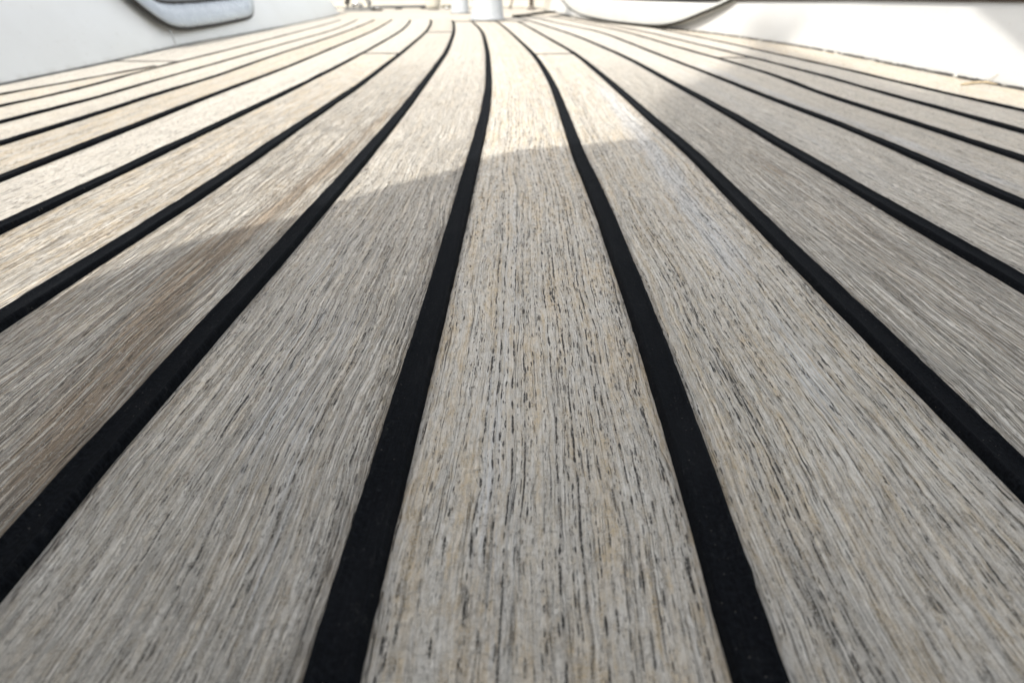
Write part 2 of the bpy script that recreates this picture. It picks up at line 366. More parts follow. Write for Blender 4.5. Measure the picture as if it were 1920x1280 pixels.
def seam_end(kk):
    return {'a': Y_of(125), 'b': 2.0, 'h': YMID, 'i': YMID, 'j': YMID, 'k': YMID}.get(kk, 2.02 if kk in 'cdefg' else 2.25)

deck = empty('deck'); tag(deck, 'weathered grey teak planking with raised black caulked seams', None, None, 'structure')

# ------------------------------------------------------------------ planks
def fibres(x0f, x1f, count, ylo, yhi, seed, uoff):
    """loose curled wood fibres standing off the weathered surface, part of the plank's own mesh"""
    r = np.random.default_rng(seed); nseg = 5
    y = np.exp(r.uniform(math.log(ylo), math.log(yhi), count)); t = r.uniform(0.03, 0.97, count)
    x = np.interp(y, YS, x0f)*(1-t)+np.interp(y, YS, x1f)*t
    ang = np.where(r.random(count) < 0.55, r.normal(0, 0.5, count), r.normal(math.pi/2, 0.4, count)); L = r.uniform(0.0004, 0.0018, count)
    hgt = r.uniform(0.00003, 0.00022, count); bend = r.normal(0, 1.6, count); rad = r.uniform(0.00002, 0.000042, count)
    pts = np.zeros((count, nseg, 3)); cx = x.copy(); cy = y.copy(); a = ang.copy()
    for k in range(nseg):
        f = k/(nseg-1); pts[:, k, 0] = cx; pts[:, k, 1] = cy; pts[:, k, 2] = 0.00002+hgt*math.sin(math.pi*min(f*1.15, 1))*1.0
        cx = cx+np.cos(a)*L/(nseg-1); cy = cy+np.sin(a)*L/(nseg-1); a = a+bend/(nseg-1)
    off = np.array([[1, 0, 0], [-0.5, 0.5, 0.7], [-0.5, -0.5, 0.7]])
    V = (pts[:, :, None, :]+off[None, None]*rad[:, None, None, None]).reshape(-1, 3)
    base = (np.arange(count)*nseg*3)[:, None, None, None]
    k = (np.arange(nseg-1)*3)[None, :, None, None]; q = np.array([[0, 1, 4, 3], [1, 2, 5, 4], [2, 0, 3, 5]])[None, None]
    F = (base+k+q).reshape(-1, 4)
    uv = np.stack([V[:, 0]*1000+uoff, V[:, 1]*1000], 1)
    return V, F, uv

def plank(XL, XR, y0, y1, idx, tan_v=0.6, coarse_v=0.0, lum_v=1.0, nfib=0, label=None, nu=22, brown=None, pale=None):
    m = (YS > y0) & (YS < y1); ys = np.concatenate([[y0], YS[m], [y1]])
    xl = np.interp(ys, YS, XL); xr = np.interp(ys, YS, XR); xr = np.maximum(xr, xl+0.0006)
    t = np.concatenate([[0.0], np.linspace(0.012, 0.988, nu-2), [1.0]])
    X = xl[:, None]*(1-t)+xr[:, None]*t; Yg = np.repeat(ys[:, None], nu, 1)
    r = np.random.default_rng(idx+900); Z = np.zeros_like(X)
    for q in range(6):
        Z += np.sin(Yg*r.uniform(8, 60)+t*r.uniform(-3, 3)+r.uniform(0, 6))*0.00004
    Z[:, 0] = -0.0005; Z[:, -1] = -0.0005
    uoff = idx*137.0; U = t[None, :]*((xr-xl).mean()*1000) + uoff + 0*X; U = (X-xl.mean())*1000*0 + U
    V = np.stack([X.ravel(), Yg.ravel(), Z.ravel()], 1); uv = np.stack([U.ravel(), Yg.ravel()*1000+idx*311], 1)
    n, mm = X.shape; ii = np.arange(n-1)[:, None]*mm; jj = np.arange(mm-1)[None]
    F = np.stack([ii+jj, ii+jj+1, ii+mm+jj+1, ii+mm+jj], -1).reshape(-1, 4)
    fib = np.zeros(len(V)); T = np.repeat(t[None], len(ys), 0).ravel(); YY = V[:, 1]
    def blob(sp):
        out = np.zeros(len(V))
        for (t0, y0_, t1, y1_, wd, am) in (sp or []):
            f = np.clip((YY-y0_)/(y1_-y0_), 0, 1); tc = t0+(t1-t0)*f
            e = np.clip(np.minimum(YY-(y0_-0.03), (y1_+0.08)-YY)/0.05, 0, 1)
            out = np.maximum(out, am*np.exp(-((T-tc)/wd)**2)*e)
        return out
    bw = blob(brown); pa = blob(pale); cz = coarse_v*np.clip(1.25-YY/0.8, 0.1, 1)
    if nfib:
        V2, F2, uv2 = fibres(XL+0.001, XR-0.001, nfib, 0.055, 0.42, idx, uoff)
        F = np.concatenate([F, F2+len(V)]); fib = np.concatenate([fib, np.ones(len(V2))*0.85]); z2 = np.zeros(len(V2)); bw = np.concatenate([bw, z2]); pa = np.concatenate([pa, z2]); cz = np.concatenate([cz, z2]); V = np.concatenate([V, V2]); uv = np.concatenate([uv, uv2])
    one = np.ones(len(V))
    o = mesh('plank', V.tolist(), F.tolist(), M_wood, deck, True, uv, {'brown': bw, 'pale': pa, 'coarse': cz, 'tan': one*tan_v, 'lum': one*lum_v, 'fibre': fib, 'pore': one*max(0.8, 1.15-0.4*coarse_v)})
    if label: o['label'] = label
    return o

edgeL = {k: C[k]-WID[k]/2+0.0004 for k in C}; edgeR = {k: C[k]+WID[k]/2-0.0004 for k in C}
PL = [  # left seam, right seam, end, tan, coarse, lum, fibres, butt positions(px row), label
 ('WL', 'a', Y_of(116), 0.1, 0.0, 1.02, 0, [], None),
 ('a', 'b', Y_of(125), 0.9, 0.1, 1.05, 0, [], None),
 ('b', 'c', 2.2, 0.5, 0.1, 1.05, 0, [], None),
 ('c', 'd', 2.2, 0.35, 0.2, 1.05, 0, [], None),
 ('d', 'e', 2.2, 1.3, 0.3, 0.98, 0, [], 'reddish brown plank'),
 ('e', 'f', 2.2, 0.15, 0.15, 1.02, 0, [], None),
 ('f', 'g', 2.2, 0.95, 0.7, 1.05, 500, [101], 'sunlit honey coloured plank with ridged grain'),
 ('g', 'h', 2.2, 0.45, 1.0, 0.95, 2500, [61], 'deeply grooved plank with a brown streak'),
 ('h', 'i', 2.2, 0.40, 0.50, 0.97, 7500, [], None),
 ('i', 'j', 2.2, 0.9, 0.12, 1.03, 8500, [], 'tan plank in the middle with long dark pores'),
 ('j', 'k', 2.2, 0.75, 0.28, 1.05, 7500, [102], None),
 ('k', 'l', 2.2, 0.25, 0.9, 0.97, 2500, [], None),
 ('l', 'm', 2.2, 0.2, 0.6, 1.03, 800, [], None),
 ('m', 'n', 2.2, 0.35, 0.35, 0.97, 0, [], None),
 ('n', 'o', 2.25, 0.35, 0.2, 1.0, 0, [109], None),
 ('o', 'p', 2.25, 0.15, 0.1, 1.05, 0, [], None),
 ('p', 'WR', 2.25, 1.0, 0.0, 1.0, 0, [], 'outermost plank along the white bulwark'),
]
BR = {'g': [(0.95, 0.09, 0.62, 0.20, 0.20, 1.0), (0.62, 0.20, 0.80, 0.34, 0.14, 1.0), (0.8, 0.34, 0.92, 0.55, 0.10, 0.8)], 'k': [(0.5, 0.12, 0.6, 0.35, 0.22, 0.5)], 'f': [(0.75, 0.2, 0.7, 0.6, 0.25, 0.45)]}
PA = {'j': [(0.55, 0.10, 0.62, 0.16, 0.08, 0.7), (0.62, 0.20, 0.80, 0.62, 0.16, 1.0)], 'm': [(0.25, 0.3, 0.2, 0.8, 0.16, 0.8)], 'h': [(0.8, 0.08, 0.5, 0.14, 0.25, 0.6), (0.4, 0.14, 0.3, 0.2, 0.2, 0.5)], 'l': [(0.3, 0.3, 0.5, 1.0, 0.3, 0.5)], 'i': [(0.35, 0.07, 0.32, 0.12, 0.07, 0.7), (0.36, 0.15, 0.36, 0.25, 0.06, 0.6)]}
edgeR['WL'] = WL-0.03; edgeL['WR'] = WR+0.012
edgeL['p'] = edgeL['p']; idx = 0
joints = []
for (l, r_, ye, tn, cs, lm, nf, butts, lab) in PL:
    XL, XR = edgeR[l], edgeL[r_]
    if l in 'hij' or r_ in 'ijk': ye = min(ye, YMID-0.002)
    if l in 'cdef' or l == 'g' or l == 'b': ye = min(ye, 2.02)
    segs = []; y0 = -0.6
    for b_ in butts:
        yb = Y_of(b_); segs.append((y0, yb-0.0012*(1+yb))); joints.append((l, r_, yb)); y0 = yb+0.0012*(1+yb)
    segs.append((y0, ye))
    for q, (s0, s1) in enumerate(segs):
        plank(XL, XR, s0, s1, idx, tn if q == 0 else min(1.2, 0.9-tn*0.5), cs if q == 0 else 0.1, lm, int(nf*1.8) if q == 0 else 0, lab if q == 0 else None, brown=BR.get(l), pale=PA.get(l))
        idx += 1
# forward end of the two outer left strakes: one wider plank up to the cabin side
plank(WL-0.03, edgeL['b'], Y_of(115), 2.2, idx, 0.1, 0.0, 1.05, 0); idx += 1
# cross boards beyond the ends of the strakes (margin boards)
def board(name, poly, idx, tan_v, lum_v, z=-0.0003):
    V = [(x, y, z) for x, y in poly]; uv = [(y*1000+idx*91, x*1000) for x, y in poly]; n = len(V)
    V2 = [(x, y, z-0.008) for x, y in poly]
    F = [tuple(range(n))]+[((i+1) % n, i, n+i, n+(i+1) % n) for i in range(n)]
    o = mesh(name, V+V2, F, M_wood, deck, False, uv+uv, {k: [v]*(2*n) for k, v in (('coarse', 0.1), ('tan', tan_v), ('lum', lum_v), ('fibre', 0), ('pore', 0.5))})
    return o
def cx(k, y): return float(np.interp(y, YS, C[k]))
ym2 = YMID+0.007
board('margin_board', [(cx('g', 2.03)+.004, 2.0235), (cx('h', YMID)-.003, 2.0235), (cx('h', YMID)-.003, ym2), (cx('l', YMID)-.01, ym2), (0.16, 2.52), (-0.62, 2.52), (-0.62, 2.0235)], 1, 0.9, 1.0, -0.0004)
board('margin_board', [(-0.95, 2.524), (0.4, 2.524), (0.4, 3.22), (-0.95, 3.22)], 2, 0.5, 0.9, -0.0006)
# deck underlay (black bedding seen in open joints)
UL = [(-0.75, -0.6, -0.0009), (0.6, -0.6, -0.0009), (0.6, 3.25, -0.0012), (-0.75, 3.25, -0.0012)]
UL += [(x, y, -0.03) for x, y, z in UL]
UF = [(0, 1, 2, 3), (4, 7, 6, 5), (0, 4, 5, 1), (1, 5, 6, 2), (2, 6, 7, 3), (3, 7, 4, 0)]
mesh('deck_bedding', UL, UF, M_dark, deck, False)

# ------------------------------------------------------------------ raised caulking
def caulk(kk, y0, y1):
    m = (YS > y0) & (YS < y1); base = np.concatenate([[y0], YS[m], [y1]])
    lo = base[base < 0.9]; hi = base[base >= 0.9]
    fine = np.sort(np.concatenate([base, np.arange(0.06, min(0.9, y1), 0.0016)]))
    ys = fine; w_ = WID[kk]; r = np.random.default_rng(ord(kk))
    xc = np.interp(ys, YS, C[kk])
    def nz(amp, wl):
        g = np.cumsum(r.uniform(wl*0.5, wl*1.5, int((ys[-1]-ys[0])/wl*2)+10))+ys[0]-0.1
        return np.interp(ys, g, r.normal(0, 1, len(g)))*amp
    eL = nz(0.00007, 0.003)+nz(0.00004, 0.03); eR = nz(0.00007, 0.003)+nz(0.00004, 0.03); hh = 0.0009+0.0010*np.clip((0.75-ys)/0.5, 0, 1)+nz(0.00012, 0.04); w_ = w_*np.clip(1.0-0.42*(ys-0.33), 0.66, 1.0)
    prof = [(-0.515, -0.5, 1), (-0.50, -0.15, 1), (-0.46, 0.35, .9), (-0.425, 0.78, .8), (-0.38, 0.97, .6), (-0.335, 1.0, .5), (-0.29, 0.93, .4), (-0.22, 0.80, 0), (0.0, 0.74, 0),
            (0.22, 0.80, 0), (0.29, 0.93, .4), (0.335, 1.0, .5), (0.38, 0.97, .6), (0.425, 0.78, .8), (0.46, 0.35, .9), (0.50, -0.15, 1), (0.515, -0.5, 1)]
    n = len(ys); mm = len(prof); V = np.zeros((n, mm, 3)); U = np.zeros((n, mm, 2))
    for j, (a, z, e) in enumerate(prof):
        V[:, j, 0] = xc+a*w_+(eL if a < 0 else eR)*e; V[:, j, 1] = ys; V[:, j, 2] = hh*z
        if 4 <= j <= 12: V[:, j, 2] += nz(0.00005, 0.006)
        U[:, j, 0] = a*6.5+ord(kk)*77+z*1.3; U[:, j, 1] = ys*1000
    ii = np.arange(n-1)[:, None]*mm; jj = np.arange(mm-1)[None]
    F = np.stack([ii+jj, ii+jj+1, ii+mm+jj+1, ii+mm+jj], -1).reshape(-1, 4).tolist()
    F += [tuple(range(mm)), tuple((n-1)*mm+j for j in range(mm))[::-1]]
    return mesh('caulking_seam', V.reshape(-1, 3).tolist(), F, M_rub, deck, True, U.reshape(-1, 2))
for kk in ORD: caulk(kk, -0.6, seam_end(kk))
# cross seam of the middle strakes
def strip(p0, p1, wd, hgt, uo=0):
    p0 = Vector(p0); p1 = Vector(p1); d = (p1-p0).normalized(); s_ = Vector((-d.y, d.x, 0)); n = 24
    path = [(p0.lerp(p1, i/(n-1)), s_) for i in range(n)]
    V, F = sweep(path, [(-wd/2, -.001), (-wd/2, hgt*.7), (-wd*.35, hgt), (wd*.35, hgt), (wd/2, hgt*.7), (wd/2, -.001)])
    return mesh('caulking_seam', V, F, M_rub, deck, True, [(v[0]*1000+uo, v[1]*1000) for v in V])
strip((cx('h', YMID), YMID+.002, 0), (cx('l', YMID)-.012, YMID+.002, 0), 0.012, 0.0012)

for l_, r_, yb in joints: strip((cx(l_, yb)+.001, yb, 0), (cx(r_, yb)-.001, yb, 0), 0.004, 0.0007, 40)
yb = Y_of(115.5); strip((float(np.interp(yb, YS, WL))+.002, yb, 0), (cx('b', yb)-.001, yb, 0), 0.003, 0.0005, 60)
# ------------------------------------------------------------------ cabin side with port window (left)
LEAN = math.tan(math.radians(30.5))
cab = empty('cabin_side', (-0.45, 1.0, 0)); tag(cab, 'pale grey cabin side with a rounded port window along the left edge', 'cabin side')
HC = 0.26; yw = [y for y in np.linspace(-0.6, 2.42, 120)]
def wl(y): return float(np.interp(y, YS, WL))
V = []; prof = [(0.0, -0.004), (-0.0, 0.003), (-LEAN*0.06, 0.06), (-LEAN*0.16, 0.16), (-LEAN*HC, HC), (-LEAN*HC-0.01, HC+0.012), (-LEAN*HC-0.03, HC+0.018), (-0.9, HC+0.03), (-0.9, -0.03), (-0.02, -0.03)]
path = [(Vector((wl(y), y, 0)), Vector((1, 0, 0))) for y in yw]
V, F = sweep(path, prof); V = [(x+0.45, y-1.0, z) for x, y, z in V]
wall_o = mesh('wall', V, F, M_gel, cab, False)
for p in wall_o.data.polygons: p.use_smooth = p.normal.y < 0.9 and p.normal.y > -0.9
# shoulder: sealant line where the cabin meets the deck
V, F = sweep([(Vector((wl(y)+0.45, y-1.0, 0)), Vector((1, 0, 0))) for y in yw], [(0.0010, -0.001), (0.0010, 0.0006), (0.0, 0.0018), (-0.003, 0.0018), (-0.003, -0.001)])
mesh('sealant_line', V, F, simple('grey_sealant', (0.16, 0.16, 0.155), 0.7, 0.3, var=0.5, sc_=40), cab, True)
# plane of the window: through base points and the lean
A = Vector(G(220, 115)+(0,)); B = Vector(G(547, 48)+(0,)); dirw = (B-A).normalized()
nw = dirw.cross(Vector((-LEAN, 0, 1)).normalized()); nw = nw if nw.x > 0 else -nw; nw.normalize()
upw = nw.cross(dirw); upw = upw if upw.z > 0 else -upw
def onwall(x, y, off=0.0):
    d = ray(x, y); o = Vector((0, 0, CH)); t = ((A+nw*off)-o).dot(nw)/d.dot(nw)
    return o+d*t
def w2(x, y):
    p = onwall(x, y)-A; return (p.dot(dirw), p.dot(upw))
def from2(a, b, off): return A+dirw*a+upw*b+nw*off
bl = [w2(*p) for p in [(245,0),(268,19),(292,37),(306,46),(318,52),(332,55),(347,56),(365,54),(400,49),(440,41),(463,36),(470,33),(473,26),(473,12),(472,0)]]
# close the outline above the picture: rounded parallelogram
l0 = bl[0]; l1 = bl[1]; sl_ = ((l0[0]-l1[0])/(l0[1]-l1[1])); top = 0.175
x_l = l0[0]+(top-l0[1])*min(sl_, 0.0)*0.6; r0 = bl[-1]
outer = bl+[(r0[0]+0.002, 0.10), (r0[0]+0.0, top-0.03), (r0[0]-0.012, top-0.008), (r0[0]-0.035, top), (x_l+0.035, top), (x_l+0.010, top-0.008), (x_l+0.002, top-0.03)]
def dense(poly, n=150):
    P = [Vector(p) for p in poly]; L_ = [0]
    for i in range(len(P)): L_.append(L_[-1]+(P[(i+1) % len(P)]-P[i]).length)
    out = []
    for q in np.linspace(0, L_[-1], n, endpoint=False):
        i = int(np.searchsorted(L_, q, 'right'))-1; f = (q-L_[i])/max(L_[i+1]-L_[i], 1e-9); out.append(P[i].lerp(P[(i+1) % len(P)], f))
    for _ in range(3): out = [(out[i-1]+out[i]*2+out[(i+1) % len(out)])/4 for i in range(len(out))]
    return out
OD = dense(outer)
def inset(poly, d):
    n = len(poly); out = []; area = sum(poly[i].x*poly[(i+1) % n].y-poly[(i+1) % n].x*poly[i].y for i in range(n)); sg = 1 if area > 0 else -1
    for i in range(n):
        t = (poly[(i+2) % n]-poly[i-2]).normalized(); out.append(poly[i]+Vector((-t.y, t.x))*d*sg)
    return out
# width of the frame below the pane in wall units
fb = (w2(400, 3)[1]-w2(400, 50)[1])
def ring(name, levels, mat, parent, fill=False):
    V = []; F = []; n = len(OD)
    for ins, off in levels:
        for q in inset(OD, ins):
            p = from2(q.x, q.y, off); V.append((p.x+0.45, p.y-1.0, p.z))
    for k in range(len(levels)-1):
        for i in range(n):
            j = (i+1) % n; F.append((k*n+i, k*n+j, (k+1)*n+j, (k+1)*n+i))
    if fill: F.append(tuple((len(levels)-1)*n+i for i in range(n)))
    return mesh(name, V, F, mat, parent, True)
win = ring('window', [(0.0016, 0.0), (0.0018, 0.0045), (0.0035, 0.0062), (fb*0.5, 0.0065), (fb*0.80, 0.0045), (fb*0.93, 0.0015), (fb*0.95, -0.004)], M_alu, cab)
ring('gasket', [(-0.0022, 0.0), (-0.0018, 0.0024), (0.0004, 0.0034), (0.0020, 0.0028), (0.0020, 0.0)], M_dark, win)
ring('pane', [(fb*0.93, 0.0016), (fb*0.99, 0.0022), (fb*1.06, 0.0018)], M_dark, win).name = 'pane_seal'
ring('pane', [(fb*0.90, 0.0010), (fb*1.1, 0.0014)], M_glass, win, True)
# vertical moulding joint below the window
p0 = onwall(318, 57); p1 = onwall(330, 87)
V, F = tube([Vector((p.x+0.45, p.y-1.0, p.z))+nw*0.0002 for p in (p0, p0.lerp(p1, .3)+dirw*0.0012, p0.lerp(p1, .7)+dirw*0.001, p1)], 0.0011, 8)
mesh('moulding_joint', V, F, simple('grey_joint', (0.30, 0.31, 0.31), 0.7), cab)

# ------------------------------------------------------------------ bulwark on the right, curving round the bow
def path_from(px, ext0=None, ext1=None, n=150):
    P = [Vector(p+(0,)) for p in GP(px)]
    if ext0: P = [Vector(ext0+(0,))]+P
    if ext1: P = P+[Vector(e+(0,)) for e in ext1]
    L_ = np.concatenate([[0], np.cumsum([(P[i+1]-P[i]).length for i in range(len(P)-1)])])
    q = np.linspace(0, L_[-1], n); X = np.interp(q, L_, [p.x for p in P]); Y = np.interp(q, L_, [p.y for p in P])
    for _ in range(1500 if n > 500 else 3):
        X[1:-1] = (X[:-2]+2*X[1:-1]+X[2:])/4; Y[1:-1] = (Y[:-2]+2*Y[1:-1]+Y[2:])/4
    out = []
    for i in range(n):
        a = max(i-1, 0); b = min(i+1, n-1); d = Vector((X[b]-X[a], Y[b]-Y[a], 0)).normalized(); out.append((Vector((X[i], Y[i], 0)), Vector((d.y, -d.x, 0))))
    return out
def ztop(y): return float(np.interp(y, [0, 0.6, 1.0, 1.5, 2.0, 2.8], [0.0630, 0.0620, 0.0575, 0.0485, 0.045, 0.040]))
bul = empty('bulwark', (0.42, 0.7, 0)); tag(bul, 'chalky white bulwark with scuffed sealant and dark cap rail on the right', 'bulwark', None)
def bulwark(parent, path, org, lean=0.20, rag=True, mat=M_bul):
    V = []; F = []; r = np.random.default_rng(3); m = len(path)
    zl = []
    for i, (o, s_) in enumerate(path):
        zt = ztop(o.y)
        rg = 0.0012
        if rag and o.y < 1.1: rg = max(0.0008, 0.0017+r.normal(0, 0.0006))
        zs = [rg, 0.006, 0.02, 0.04, zt+0.004]
        for z in zs: V.append((o.x+s_.x*lean*z-org[0], o.y+s_.y*lean*z-org[1], z))
        for z, t in ((zt+0.004, 0.02), (-0.02, 0.025)): V.append((o.x+s_.x*(lean*z+t)-org[0], o.y+s_.y*(lean*z+t)-org[1], z))
        V.append((o.x+s_.x*0.003-org[0], o.y+s_.y*0.003-org[1], rg))
    n = 8
    for i in range(m-1):
        for k in range(n):
            j = (k+1) % n; F.append((i*n+k, i*n+j, (i+1)*n+j, (i+1)*n+k))
    F += [tuple(range(n))[::-1], tuple((m-1)*n+k for k in range(n))]
    w_ = mesh('panel', V, F, mat, parent, False)
    # cap rail
    V = []; F = []
    pr = [(-0.003, 0.001), (-0.005, 0.006), (-0.004, 0.011), (0.000, 0.014), (0.030, 0.014), (0.036, 0.008), (0.034, 0.001)]
    for o, s_ in path:
        zt = ztop(o.y)
        for a, z in pr:
            q = lean*zt+a; V.append((o.x+s_.x*q-org[0], o.y+s_.y*q-org[1], zt+z))
    n = len(pr)
    for i in range(m-1):
        for k in range(n):
            j = (k+1) % n; F.append((i*n+k, i*n+j, (i+1)*n+j, (i+1)*n+k))
    F += [tuple(range(n))[::-1], tuple((m-1)*n+k for k in range(n))]
    mesh('cap_rail', V, F, M_cap, parent, True)
    # sealant bead at the foot
    V = []; F = []
    for o, s_ in path:
        j1 = r.normal(0, 0.00018); j2 = r.normal(0, 0.0002)
        for a, z in ((-0.0018+j1, -0.001), (-0.0016+j1, 0.0008), (0.0002, 0.0022+j2), (0.0022, 0.0034+j2), (0.004, -0.001)):
            V.append((o.x+s_.x*a-org[0], o.y+s_.y*a-org[1], z))
    n = 5
    for i in range(m-1):
        for k in range(n):
            j = (k+1) % n; F.append((i*n+k, i*n+j, (i+1)*n+j, (i+1)*n+k))
    F += [tuple(range(n))[::-1], tuple((m-1)*n+k for k in range(n))]
    mesh('sealant_bead', V, F, M_bead, parent, False)
Pr = path_from(WR_px, (G(1920, 170)[0]+0.0, -0.6), None, 900)
bulwark(bul, Pr, (0.42, 0.7))
bow = empty('bow_bulwark', (-0.2, 2.75, 0)); tag(bow, 'sunlit cream bulwark closing off the far end of the deck behind the posts', 'bulwark')
e0 = Vector(G(1030, 23)); Pb = path_from([(1030, 23)], (e0.x+.03, e0.y-.05), [(e0.x-0.01, 2.9), (0.135, 3.05), (0.06, 3.15), (-0.3, 3.18), (-0.95, 3.18)], 160)
Pb = [(o, -s_) if s_.y < 0 and abs(s_.y) > .5 else (o, s_) for o, s_ in Pb]
bulwark(bow, Pb, (-0.2, 2.75), 0.1, False, M_cream)

# ------------------------------------------------------------------ far fittings
def at(o, x, y): p = G(x, y); o.location = (p[0], p[1], 0); return o
# large white tapered post
post = at(empty('mast_post'), 914, 38); tag(post, 'largest white tapered post standing at the end of the middle planks', 'post')
V, F = lathe([(0.0405, -0.001), (0.0415, 0.002), (0.0405, 0.005), (0.0385, 0.015), (0.036, 0.045), (0.033, 0.12), (0.030, 0.25), (0.028, 0.55), (0.0275, 0.9), (0.026, 0.91), (0.0, 0.915)], 56)
mesh('shaft', V, F, M_white, post)
V, F = lathe([(0.0445, -0.001), (0.0445, 0.0015), (0.041, 0.003), (0.040, 0.003)], 56); mesh('base_flange', V, F, M_rail, post)
# smaller white post left of it
p2 = at(empty('mooring_post'), 863, 26); tag(p2, 'small white post just left of the largest tapered post', 'post')
V, F = lathe([(0.0270, 0), (0.0275, 0.004), (0.026, 0.01), (0.0245, 0.04), (0.022, 0.09), (0.027, 0.10), (0.028, 0.115), (0.02, 0.122), (0, 0.124)], 40, 1, 1); mesh('shaft', V, F, M_white, p2)
V, F = lathe([(0.031, -0.001), (0.031, 0.002), (0.027, 0.0035)], 40); mesh('base_flange', V, F, M_rail, p2)
# round cream bollard
p3 = at(empty('bollard'), 812, 19); tag(p3, 'cream bollard with a rounded foot at the right end of the grey rail', 'bollard')
V, F = lathe([(0.010, 0.0), (0.020, 0.003), (0.025, 0.010), (0.0265, 0.02), (0.026, 0.05), (0.021, 0.075), (0.027, 0.085), (0.024, 0.10), (0, 0.102)], 40); mesh('barrel', V, F, M_cream, p3)
V, F = lathe([(0.022, -0.001), (0.022, 0.0015), (0.012, 0.002)], 30); mesh('base_plate', V, F, M_rail, p3)
# small block with hook between the posts
p4 = at(empty('deck_cleat'), 838, 19); tag(p4, 'dark little cleat between the bollard and the small white post', 'cleat')
V, F = lathe([(0.006, 0), (0.006, 0.010)], 14); mesh('stem', V, F, M_steel, p4)
V, F = tube([(-0.018, 0, 0.013), (-0.008, 0, 0.0115), (0.008, 0, 0.0115), (0.018, 0, 0.013)], [0.002, 0.0045, 0.0045, 0.002], 12); mesh('horn', V, F, simple('bronze_dark', (0.10, 0.10, 0.07), 0.5), p4)
# toe rail
tr = empty('toe_rail', (-0.5, 2.6, 0)); tag(tr, 'low grey rail across the far left end of the planks', 'rail')
q0 = Vector(G(696, 19)+(0,)); q1 = Vector(G(800, 17)+(0,)); org = Vector((-0.5, 2.6, 0)); d = (q1-q0).normalized(); sd = Vector((-d.y, d.x, 0))
V, F = sweep([(q0.lerp(q1, i/19)-org, sd) for i in range(20)], [(0, 0.0035), (-0.001, 0.010), (0.002, 0.0135), (0.012, 0.0135), (0.014, 0.010), (0.013, 0.0035)]); mesh('rail', V, F, M_rail, tr)
for f in (0.03, 0.5, 0.97):
    c = q0.lerp(q1, f)-org; V, F = sweep([(c-d*0.012, sd), (c+d*0.012, sd)], [(0.002, -0.001), (0.002, 0.0036), (0.012, 0.0036), (0.012, -0.001)]); mesh('foot', V, F, M_dark, tr, False)
# grey fairlead block at the corner of the cabin
fl = at(empty('fairlead'), 672, 21); tag(fl, 'polished steel fairlead with dark jaws at the corner of the cabin side', 'fairlead')
V, F = sweep([(Vector((-0.045, 0, 0)), Vector((0, 1, 0))), (Vector((0.045, 0, 0)), Vector((0, 1, 0)))], [(-0.014, 0), (-0.014, 0.006), (-0.010, 0.009), (0.012, 0.009), (0.014, 0)]); mesh('base', V, F, M_rail, fl, False)
for sx, mt in ((-0.034, M_dark), (0.036, M_dark)):
    V, F = tube([(sx, 0, 0.007), (sx*1.05, 0, 0.022), (sx*0.9, 0, 0.038), (sx*0.5, 0, 0.046)], [0.011, 0.009, 0.008, 0.005], 14); mesh('jaw', V, F, M_rail if sx > 0 else M_dark, fl)
V, F = tube([(-0.02, -0.004, 0.012), (-0.005, -0.004, 0.024), (0.016, -0.004, 0.013)], [0.006, 0.008, 0.006], 12); mesh('roller', V, F, M_steel, fl)
# turnbuckle block: dark foot right of the fairlead
tb = at(empty('chain_plate'), 708, 21); tag(tb, 'black slotted plate lying at the left end of the grey rail', 'plate')
V, F = sweep([(Vector((-0.016, 0, 0)), Vector((0, 1, 0))), (Vector((0.016, 0, 0)), Vector((0, 1, 0)))], [(-0.01, 0), (-0.01, 0.003), (-0.007, 0.005), (0.007, 0.005), (0.01, 0)]); mesh('plate', V, F, M_dark, tb, False)
V, F = tube([(0, 0, 0.004), (0, 0, 0.012)], 0.003, 10); mesh('pin', V, F, M_steel, tb)
# stanchions and stays right of the big post
def stanchion(x, y, r_, dx, dy, label, name='stanchion'):
    o = at(empty(name), x, y); tag(o, label, 'stanchion' if name == 'stanchion' else 'stay')
    V, F = tube([(0, 0, 0), (dx*.2, dy*.2, 0.12), (dx, dy, 0.6)], r_, 14); mesh('tube', V, F, M_post, o)
    V, F = lathe([(r_*2.1, -0.001), (r_*2.1, 0.002), (r_*1.5, 0.005), (r_*1.25, 0.012), (r_, 0.013)], 20); mesh('base_socket', V, F, M_post, o)
    return o
M_post = simple('weathered_post', (0.12, 0.105, 0.09), 0.6, 0.3, 0.0, var=0.3, sc_=40)
stanchion(996, 19, 0.0072, 0, 0, 'thick upright brown grey stanchion right of the largest white post')
stanchion(957, 17, 0.0030, 0.14, 0.0, 'thin slanting stay close to the right side of the largest white post', 'wire_stay')
stanchion(1063, 23, 0.0058, -0.34, 0.0, 'grey stay leaning to the left beside the rope edged bolster', 'wire_stay')

# ------------------------------------------------------------------ white bolster with a rope edge against the bulwark
bo = empty('bolster'); tag(bo, 'plump white vinyl bolster with a dirty rope edge resting against the far right bulwark', 'bolster')
outl = [(1052, -3), (1062, 11), (1075, 22), (1088, 29), (1110, 35), (1150, 43), (1185, 48.5), (1215, 51), (1240, 50.5), (1262, 47.5), (1285, 41), (1305, 33), (1330, 23), (1352, 13.5), (1372, 4), (1384, -3)]
